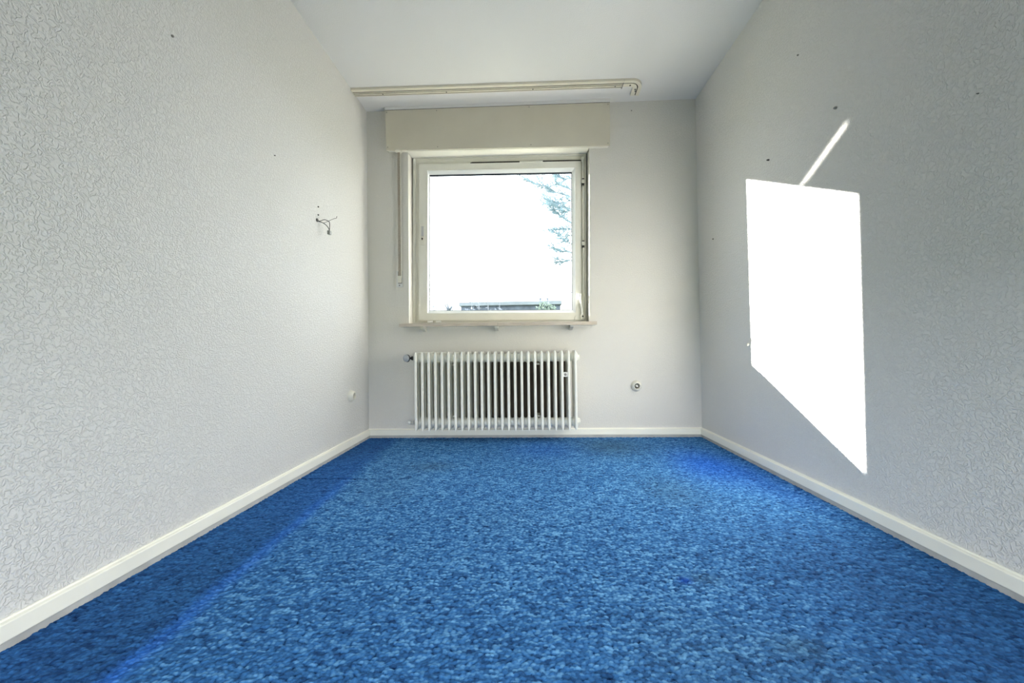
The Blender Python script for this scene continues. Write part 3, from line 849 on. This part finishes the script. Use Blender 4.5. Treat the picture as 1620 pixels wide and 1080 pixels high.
GO = Vector((-0.6, 14.0, -0.3))
gar = empty('garage', GO)
tag(gar, 'low flat roofed grey outbuilding beyond the window', 'outbuilding')
bm = bmesh.new(); box(bm, -2.50, 1.28, 14.0, 19.0, -0.34, 2.24)
link('wall', local(bm, GO), M['garage_wall'], gar)
bm = bmesh.new(); box(bm, -2.55, 1.33, 13.85, 19.1, 2.24, 2.385, 0.02)
link('flat_roof', local(bm, GO), M['fascia'], gar)
for x in (0.55, 0.83):
    bm = bmesh.new(); lathe(bm, [(0.03, 0), (0.03, 0.14), (0.045, 0.15), (0.045, 0.2), (0, 0.21)], (x, 14.5, 2.37), (0, 0, 1), 10)
    link('roof_vent', local(bm, GO), M['garage_wall'], gar)

def leaf_cloud(bm, center, size, n, ls, rnd):
    for _ in range(n):
        while True:
            p = Vector((rnd.uniform(-1, 1), rnd.uniform(-1, 1), rnd.uniform(-1, 1)))
            if p.length <= 1: break
        p = Vector((center[0] + p.x * size[0], center[1] + p.y * size[1], center[2] + p.z * size[2]))
        d = Vector((rnd.gauss(0, 1), rnd.gauss(0, 1), rnd.gauss(0, 1))).normalized()
        s = d.orthogonal().normalized() * ls * 0.35 * rnd.uniform(.7, 1.3)
        d = d * ls * rnd.uniform(.7, 1.3)
        nrm = d.cross(s).normalized() * ls * 0.12
        a = [bm.verts.new(p), bm.verts.new(p + d * .5 + s + nrm), bm.verts.new(p + d), bm.verts.new(p + d * .5 - s + nrm)]
        bm.faces.new((a[0], a[1], a[2])); bm.faces.new((a[0], a[2], a[3]))

def shrub(x, y, w, h, label, mat, n, seed, group=None):
    rnd = random.Random(seed)
    o = empty('shrub', (x, y, -0.3)); tag(o, label, 'shrub', group)
    org = Vector((x, y, -0.3))
    bm = bmesh.new(); leaf_cloud(bm, (x, y, h * 0.62 - 0.3), (w, 0.3, h * 0.40), n, 0.11, rnd)
    link('foliage', local(bm, org), mat, o)
    bm = bmesh.new()
    for k in range(6):
        tx, ty = rnd.uniform(-w, w) * .8, rnd.uniform(-.2, .2)
        tube(bm, [(x + tx * .1, y, -0.34), (x + tx * .6, y + ty * .5, h * 0.4), (x + tx, y + ty, h * rnd.uniform(.75, .95) - 0.3)], [0.02, 0.014, 0.006], 6)
    link('stems', local(bm, org), M['dry'], o)
    return o
shrub(0.72, 13.3, 0.55, 2.50, 'green leafy shrub before the right end of the outbuilding', M['ivy'], 1500, 11)
shrub(-2.0, 13.0, 0.50, 2.32, 'grey leafed shrub before the left end of the outbuilding', M['shrub'], 1000, 12)
shrub(-0.95, 13.1, 0.50, 2.30, 'grey leafed shrub before the middle of the outbuilding', M['shrub'], 800, 13)

# spiky plant left of the outbuilding
def spiky():
    org = Vector((-2.72, 12.8, -0.3)); rnd = random.Random(4)
    o = empty('yucca', org); tag(o, 'spiky dark plant at the left end of the outbuilding', 'plant')
    bm = bmesh.new(); tube(bm, [(org.x, org.y, -0.34), (org.x + .03, org.y, 0.9), (org.x + 0.02, org.y, 1.95)], [0.07, 0.06, 0.05], 8)
    link('stem', local(bm, org), M['bark'], o)
    bm = bmesh.new()
    for k in range(26):
        a = rnd.uniform(0, 6.28); el = rnd.uniform(0.2, 1.35); L = rnd.uniform(.28, .48)
        d = Vector((math.cos(a) * math.cos(el), math.sin(a) * math.cos(el), math.sin(el)))
        s = d.cross(Vector((0, 0, 1))).normalized() * 0.03
        p = Vector((org.x + .02, org.y, 1.93))
        up = d.cross(s).normalized() * 0.012
        v = [bm.verts.new(p - s), bm.verts.new(p + s), bm.verts.new(p + d * L * .5 + s * .8 + up), bm.verts.new(p + d * L), bm.verts.new(p + d * L * .5 - s * .8 + up)]
        bm.faces.new(v)
    link('leaves', local(bm, org), M['shrub'], o)
spiky()

# tall dry stalks in the garden
def stalk(x, y, top, lean, label, seed):
    rnd = random.Random(seed); org = Vector((x, y, -0.3))
    o = empty('dry_plant', org); tag(o, label, 'plant', 'tall dry stalks outside the window')
    bm = bmesh.new()
    path = [Vector((x, y, -0.33)), Vector((x + lean * .3, y, top * .4)), Vector((x + lean * .6, y, top * .72)), Vector((x + lean, y, top))]
    P = smooth_path(path, 5)
    tube(bm, P, [0.015 - 0.008 * k / (len(P) - 1) for k in range(len(P))], 6)
    link('stem', local(bm, org), M['dry'], o)
    bm = bmesh.new()
    for k in range(14):
        t = rnd.uniform(.55, 1.0); i = int(t * (len(P) - 1)); p = P[i]
        a = rnd.uniform(0, 6.28); d = Vector((math.cos(a) * .06, math.sin(a) * .06, rnd.uniform(.03, .09)))
        tube(bm, [p, p + d], [0.004, 0.003], 5)
        leaf_cloud(bm, p + d, (.015, .015, .02), 3, 0.035, rnd)
    link('seed_heads', local(bm, org), M['dry'], o)['kind'] = 'stuff'
for k, (x, top, lean, lab) in enumerate(((-1.93, 2.20, -0.02, 'tallest dry stalk at the left edge of the window view'), (-2.00, 2.12, -0.03, 'dry stalk cut off by the left edge of the glass'), (-1.83, 1.90, 0.03, 'short dry stalk just right of the left edge pair'),
                                   (-1.11, 2.12, 0.05, 'dry stalk standing left in the middle clump'), (-0.87, 2.02, -0.03, 'straight dry stalk in the centre of the middle clump'), (-0.70, 1.98, 0.08, 'dry stalk leaning right in the middle clump'), (-1.28, 1.80, -0.06, 'lowest dry stalk leaning left beside the middle clump'))):
    stalk(x, 7.7 + 0.22 * k, top, lean, lab, 20 + k)

# bare tree at the right
def tree():
    rnd = random.Random(17)
    org = Vector((2.35, 9.7, -0.3))
    o = empty('bare_tree', org); tag(o, 'leafless tree reaching into the right side of the window view', 'tree')
    bm = bmesh.new()
    trunk = smooth_path([(2.35, 9.7, -0.35), (2.33, 9.68, 1.5), (2.38, 9.72, 3.5), (2.34, 9.7, 5.5), (2.36, 9.7, 7.6)], 5)
    tube(bm, trunk, [0.16 - 0.12 * k / (len(trunk) - 1) for k in range(len(trunk))], 10)
    link('trunk', local(bm, org), M['bark'], o)
    main = [[(1.21, 4.495), (0.759, 4.655), (0.323, 4.832), (0.08, 4.971)], [(0.759, 4.655), (0.486, 4.827), (0.31, 5.063)], [(1.212, 4.625), (0.971, 4.747), (0.794, 4.851), (0.765, 5.065)],
            [(1.217, 4.969), (1.023, 4.975), (0.814, 5.096)], [(1.2, 3.875), (0.96, 4.028), (0.736, 4.198), (0.577, 4.415)], [(1.204, 4.136), (0.963, 4.192), (0.608, 4.283)],
            [(1.208, 4.397), (1.014, 4.354), (0.707, 4.395)], [(1.205, 4.169), (1.075, 4.156), (0.85, 4.26), (0.611, 4.496)], [(1.196, 3.631), (0.954, 3.637), (0.534, 3.631)],
            [(1.195, 3.517), (0.984, 3.424), (0.808, 3.575)], [(1.188, 3.094), (0.979, 3.131), (0.722, 3.235)], [(1.184, 2.834), (0.942, 2.823), (0.814, 2.875)], [(1.172, 2.039), (1.044, 2.09)], [(1.192, 3.322), (1.064, 3.374)]]
    bmB, bmT = bmesh.new(), bmesh.new()
    def twig(p, d, L, depth):
        pts = [p]; q = p.copy(); dd = d.copy()
        for k in range(4):
            dd = (dd + Vector((rnd.gauss(0, .16), rnd.gauss(0, .16), rnd.gauss(0.02, .16)))).normalized()
            q = q + dd * L / 4; pts.append(q)
        tube(bmT, pts, [0.0072, 0.0066, 0.006, 0.0052, 0.0045], 4)
        if depth > 0:
            for k in range(3):
                i = rnd.randint(1, 4)
                nd_ = (dd + Vector((rnd.gauss(-.1, .5), rnd.gauss(0, .5), rnd.gauss(.1, .5)))).normalized()
                twig(pts[i], nd_, L * rnd.uniform(.45, .75), depth - 1)
    for mi, b in enumerate(main):
        y = 9.5 + 0.12 * math.sin(mi * 2.1)
        P = [Vector((x, y, z)) for x, z in b]
        if mi != 1:
            d0 = (P[0] - P[1]).normalized()
            st = Vector((2.35, 9.7, P[0].z - 0.55))
            P = [st, (st + P[0]) / 2 + Vector((0, 0, 0.05))] + P
        else:
            P = [Vector((p.x, 9.5, p.z)) for p in P]
        S = smooth_path(P, 5)
        n = len(S)
        tube(bmB, S, [max(0.0085, 0.022 - 0.015 * k / (n - 1)) for k in range(n)], 6)
        for k in range(n):
            if S[k].x > 1.9 or S[k].z < 2.6: continue
            for _ in range(3 if S[k].x < 1.25 else 1):
                t = (S[min(k + 1, n - 1)] - S[max(k - 1, 0)]).normalized()
                d = (t + Vector((rnd.gauss(0, .45), rnd.gauss(0, .45), rnd.gauss(.05, .5)))).normalized()
                twig(S[k], d, rnd.uniform(.12, .34), 1)
    # crown on the other sides of the trunk
    for k in range(26):
        z = rnd.uniform(3.0, 7.4); a = rnd.uniform(-1.9, 1.9); L = rnd.uniform(.8, 1.7) * (1 - (z - 3) / 9)
        p = Vector((2.35, 9.7, z)); d = Vector((math.cos(a), math.sin(a), rnd.uniform(.25, .7))).normalized()
        S = smooth_path([p, p + d * L * .5, p + d * L + Vector((0, 0, .15))], 5)
        n = len(S); tube(bmB, S, [0.026 - 0.019 * j / (n - 1) for j in range(n)], 6)
        for j in range(3, n): twig(S[j], (d + Vector((rnd.gauss(0, .5), rnd.gauss(0, .5), rnd.gauss(0, .5)))).normalized(), rnd.uniform(.2, .45), 1)
    link('branches', local(bmB, org), M['bark'], o)
    tw = link('twigs', local(bmT, org), M['bark'], o); tw['kind'] = 'stuff'
tree()
